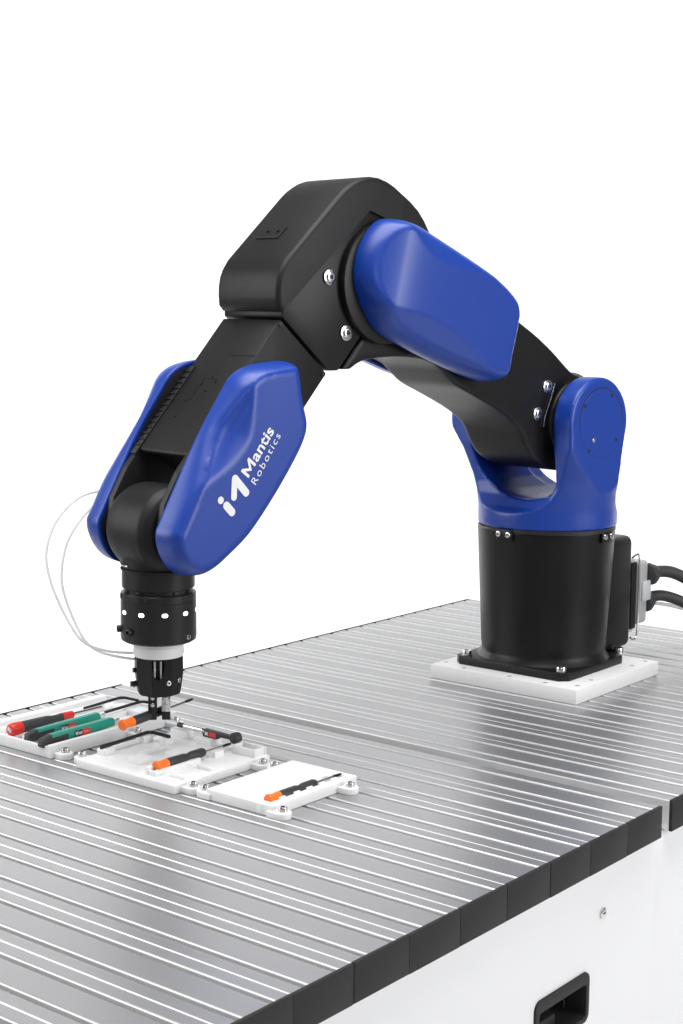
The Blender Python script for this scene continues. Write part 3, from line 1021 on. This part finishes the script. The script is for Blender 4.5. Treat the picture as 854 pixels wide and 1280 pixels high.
# left tray: floor, rim walls and dividers
T1X0, T1X1, T1Y0, T1Y1 = -.800, -.655, -.318, -.102
tray('tall-rimmed white tray holding the red screwdriver and two teal knives', T1X0, T1X1, T1Y0, T1Y1, .0085,
     [(-.645, -.304, 1), (-.645, -.182, 1), (-.645, -.112, 1)],
     [(T1X1 - .0065, T1X1 + .0004, T1Y0 - .0004, T1Y1 + .0003, .0004, .0170), (T1X0 - .0004, T1X1 - .007, T1Y0 - .0003, T1Y0 + .004, .0004, .0145),
      (T1X0 - .0003, T1X0 + .012, T1Y0 + .0045, T1Y1, .0003, .0170), (-.690, -.6785, -.306, -.150, .008, .0155), (-.724, -.7125, -.306, -.125, .008, .0150),
      (-.775, -.7625, -.300, -.130, .008, .0150), (T1X1 - .024, T1X1 - .0068, T1Y1 - .022, T1Y1 + .0002, .0005, .0215), (-.745, -.690, -.135, -.112, .008, .0165)],
     [])
T2X0, T2X1, T2Y0, T2Y1 = -.606, -.441, -.322, -.157
tray('white tray with raised blocks holding a hex key, pencil tool and orange screwdriver', T2X0, T2X1, T2Y0, T2Y1, .0105,
     [(-.430, -.302, 1), (-.430, -.182, 1), (-.617, -.302, -1), (-.617, -.182, -1)],
     [(-.602, -.588, -.292, -.274, .010, .0185), (-.607, -.592, -.222, -.206, .010, .0185), (-.577, -.565, -.212, -.196, .010, .0185),
      (-.548, -.528, -.292, -.270, .010, .0180),
      (-.4985, -.4925, -.312, -.236, .010, .0200), (-.4865, -.4805, -.312, -.236, .010, .0170), (-.492, -.487, -.3118, -.3075, .0101, .0165),
      (-.4985, -.4805, -.212, -.196, .010, .0180),
      (-.596, -.566, -.172, -.160, .010, .0200), (-.546, -.520, -.178, -.1575, .010, .0190), (-.483, -.445, -.180, -.1768, .010, .0205), (-.483, -.445, -.162, -.1585, .010, .0205), (-.4485, -.4455, -.1766, -.1622, .0101, .0204), (-.4825, -.4795, -.1766, -.1622, .0101, .0204),
      (-.533, -.505, -.245, -.215, .010, .0175), (-.6045, -.6005, -.268, -.226, .010, .0150), (-.560, -.5555, -.262, -.222, .010, .0155),
      (-.470, -.448, -.255, -.251, .010, .0150), (-.470, -.448, -.300, -.296, .010, .0150)],
     [])
T3X0, T3X1, T3Y0, T3Y1 = -.402, -.304, -.310, -.160
# small tray has a slot in which the screwdriver lies
t3 = empty('tool_tray', 'small flat white tray nearest the camera with one orange screwdriver sunk in it', 'tray', ((T3X0 + T3X1) / 2, (T3Y0 + T3Y1) / 2, 0), 0, 'white trays screwed to the table')
ox, oy = (T3X0 + T3X1) / 2, (T3Y0 + T3Y1) / 2
SX = -.3215
b = B(); b.box(T3X0 - ox, SX - .0058 - ox, T3Y0 - oy, T3Y1 - oy, .0003, .0125, bev=.0007)
b.obj('tray_base', 'tray', t3, 40)
b = B(); b.box(SX + .0058 - ox, T3X1 - ox, T3Y0 - oy, T3Y1 - oy, .0003, .0125, bev=.0007)
b.obj('tray_base', 'tray', t3, 40)
b = B(); b.box(SX - .0062 - ox, SX + .0062 - ox, T3Y0 + .0006 - oy, T3Y1 - .0006 - oy, .0005, .0055, bev=.0004)
b.obj('slot_floor', 'tray', t3, 40)
for y0_, y1_, hz in ((T3Y0 + .0002, -.2985, .0124), (-.1695, T3Y1 - .0002, .0124), (-.220, -.205, .0090)):
    b = B(); b.box(SX - .0062 - ox, SX + .0062 - ox, y0_ - oy, y1_ - oy, .0004, hz, bev=.0004); b.obj('support_block', 'tray', t3, 40)
for y_ in (-.281, -.256, -.234, -.212, -.190):
    for x_ in (SX - .0072, SX + .0072):
        b = B(); b.box(x_ - .0014 - ox, x_ + .0014 - ox, y_ - .005 - oy, y_ + .005 - oy, .010, .0146, bev=.0006); b.obj('slot_clip', 'tray', t3, 40)
for (x, y, sx) in ((-.2935, -.304, 1), (-.2935, -.186, 1), (-.4115, -.302, -1), (-.4115, -.182, -1)):
    b = B(); tab_b(b, x - ox, y - oy, sx); tb = b.obj('mounting_tab', 'tray', t3, 40)
    screw(tb, (x - ox, y - oy, .0072), r=.0052, h=.0060)

# ------------------------------------------------------------------ hand tools


def orange_driver(label, p, rot, mx=None, full=True):
    """handle along +y from the origin; overall 132 mm"""
    t = empty('precision_screwdriver', label, 'screwdriver', p, 0, 'orange and black precision screwdrivers')
    t.rotation_euler = rot
    Q = Matrix.Rotation(-pi / 2, 4, 'X')
    b_ = B(); b_.lathe([(.0058, 0), (.0064, .0008), (.0066, .002), (.0056, .0065), (.0054, .009), (.0058, .0150), (.0060, .0185)], n=32, mx=Q)
    b_.obj('swivel_cap', 'orange', t, 40)
    b_ = B(); b_.lathe([(.0056, .0186), (.0058, .0195), (.0057, .047), (.0045, .052), (.0046, .056), (.0056, .060), (.0057, .078), (.0046, .0815), (.0030, .083)], n=20, mx=Q)
    for (r_, z_) in ():
        pass
    b_.obj('handle', 'hand', t, 40)
    b_ = B(); b_.lathe([(.0016, .082), (.0016, .114)], n=14, mx=Q); sh = b_.obj('shaft', 'steel', t, 40)
    b_ = B(); b_.lathe([(.00175, .1145), (.00175, .125), (.0012, .129), (.0007, .130)], n=12, mx=Q); b_.obj('blade_tip', 'hexk', sh, 40)
    return t


orange_driver('orange-capped black screwdriver gripped by the robot fingers above the trays', (-.5305, -.318, .0645), (radians(2.5), 0, radians(4)))
orange_driver('orange-capped black screwdriver lying on blocks in the middle tray beside the hex key', (-.4895, -.304, .0195), (0, 0, 0))
orange_driver('orange-capped black screwdriver half sunk in the small front tray', (-.3215, -.297, .0128), (0, 0, 0))

# red screwdriver
rd = empty('red_screwdriver', 'red and black screwdriver with clear shaft at the left in the tall tray', 'screwdriver', (-.738, -.314, .0205), 0)
Q = Matrix.Rotation(-pi / 2, 4, 'X')
b = B(); b.lathe([(.004, 0), (.0072, .0010), (.0084, .004), (.0084, .012), (.0080, .018)], n=32, mx=Q); rc = b.obj('swivel_cap', 'red', rd, 40)
b = B(); b.box(-.003, -.0005, -.0003, .0004, -.001, .004); b.box(.0006, .0016, -.0003, .0004, -.003, .0035); b.box(.0026, .0036, -.0003, .0004, -.002, .002); b.obj('printed_emblem', 'print', rc)
b = B(); b.lathe([(.0074, .0182), (.0076, .020), (.0068, .060), (.0052, .072), (.0050, .080), (.0056, .086)], n=24, mx=Q); hn = b.obj('handle', 'hand', rd, 40)
b = B(); b.lathe([(.0054, .0862), (.0056, .088), (.0050, .104), (.0030, .106)], n=24, mx=Q); b.obj('front_collar', 'red', rd, 40)
b = B(); b.lathe([(.0024, .105), (.0022, .155)], n=14, mx=Q); b.obj('shaft', 'steel', rd, 40)

# teal snap-off knives
def knife(label, p):
    k_ = empty('utility_knife', label, 'knife', p, 0, 'teal utility knives in the left tray')
    b_ = B(); b_.prism([(.016, .0005), (.016, .0140), (.118, .0152), (.122, .012), (.122, .004), (.080, .0012), (.060, .0)], -.0040, .0040, 'x', bev=.0008)
    bd_ = b_.obj('body', 'teal', k_, 40)
    b_ = B(); b_.prism([(0, .0018), (.0012, .0105), (.012, .0128), (.0165, .0143), (.0165, .0098), (.043, .0105), (.043, .0), (.002, .0)], -.0044, .0044, 'x', bev=.0006)
    b_.obj('end_grip', 'hand', k_, 40)
    b_ = B(); b_.box(.0040, .0043, .053, .066, .0030, .0112); lb_ = b_.obj('maker_label', 'hand', k_)
    b_ = B(); b_.box(.0040, .00432, .0662, .079, .0030, .0112); lr = b_.obj('maker_label', 'red', k_)
    me = text_mesh('W', .03)
    xs = [v.co.x for v in me.vertices]; x0_, x1_ = min(xs), max(xs)
    for v in me.vertices:
        v.co = Vector((.0045, .0540 + .0052 * (v.co.x - x0_) / (x1_ - x0_), .0050 + .0048 * v.co.y / .729))
    link('label_print', me, 'print', lb_)
    b_ = B()
    for q_ in range(3):
        b_.box(.0043, .0045, .0600 + q_ * .0019, .0613 + q_ * .0019, .0052, .0086)
    b_.obj('label_print', 'lgrey', lb_)
    b_ = B()
    for q_ in range(5):
        b_.box(.00432, .0045, .0676 + q_ * .0020, .0689 + q_ * .0020, .0056, .0086)
    b_.obj('label_print', 'pinkish', lr)
    b_ = B(); b_.box(-.0016, .0016, .1215, .132, .0035, .0122, bev=.0005); b_.obj('blade_guide', 'steel', k_, 40)
    return k_


knife('teal utility knife with black end between the red screwdriver and the nearer teal knife', (-.704, -.316, .0115))
knife('teal utility knife with black end along the right rim of the tall tray', (-.671, -.322, .0120))


def hexkey(label, pts, r=.0021):
    wp = [Vector(p) for p in pts]
    b_ = B(); b_.tube([p - wp[0] for p in wp], r, 6)
    h_ = b_.obj('hex_key', 'hexk', None, 20, loc=wp[0]); tag(h_, label, 'hex key', 'black hex keys in the trays')
    return h_


def lpath(a, corner, c, r=.009):
    a, corner, c = Vector(a), Vector(corner), Vector(c)
    u = (a - corner).normalized(); v = (c - corner).normalized()
    p = [a]
    for k in range(9):
        t = k / 8
        p.append(corner + u * r * (1 - t) ** 2 + v * r * t ** 2)
    p.append(c)
    return p


hexkey('black hex key at the far left edge of the tall tray', lpath((-.752, -.176, .0195), (-.757, -.103, .0200), (-.728, -.1005, .0195)))
hexkey('black hex key between the far hex key and the gripper', lpath((-.716, -.172, .0195), (-.720, -.100, .0200), (-.695, -.0985, .0195)))
hexkey('black hex key lying on blocks in the middle tray', lpath((-.5945, -.292, .0205), (-.6015, -.203, .0205), (-.566, -.2035, .0205)), .0024)

# pencil shaped tool on the middle tray
pn = empty('pencil_tool', 'silver rod tool with black clip and knob along the back of the middle tray', 'scribing tool', (-.609, -.1685, .0255), 0)
Qx = Matrix.Rotation(pi / 2, 4, 'Y')
b = B(); b.lathe([(.0008, 0), (.0022, .002), (.0030, .012), (.0030, .024)], n=16, mx=Qx); b.obj('ferrule', 'lgrey', pn, 40)
b = B(); b.lathe([(.0032, .0241), (.0032, .034)], n=16, mx=Qx); b.obj('dark_band', 'hexk', pn, 40)
b = B(); b.lathe([(.0030, .0341), (.0034, .036), (.0036, .072)], n=16, mx=Qx); b.obj('rod', 'steel', pn, 40)
b = B(); b.prism([(.067, .0015), (.070, -.0062), (.094, -.0062), (.0955, -.0028), (.114, -.0026), (.114, .0018), (.0955, .0026), (.070, .0034)], -.0034, .0034, 'w', bev=.0005); cl = b.obj('clip', 'hand', pn, 40)
b = B(); b.box(.0800, .0925, -.0039, -.0035, -.0045, .0010); lb_ = b.obj('maker_label', 'red', cl)
b = B(); b.box(.0735, .0785, -.0039, -.0035, -.0038, .0004); b.obj('maker_label', 'lgrey', cl)
b = B(); b.cyl((.122, -.0055, .0005), (.122, .0055, .0005), .0068, n=28, bev=.0015, seg=3); b.obj('knob', 'hand', pn, 40)
b = B(); b.box(.110, .120, -.0025, .0025, -.002, .002, bev=.0006); b.obj('neck', 'hand', pn, 40)
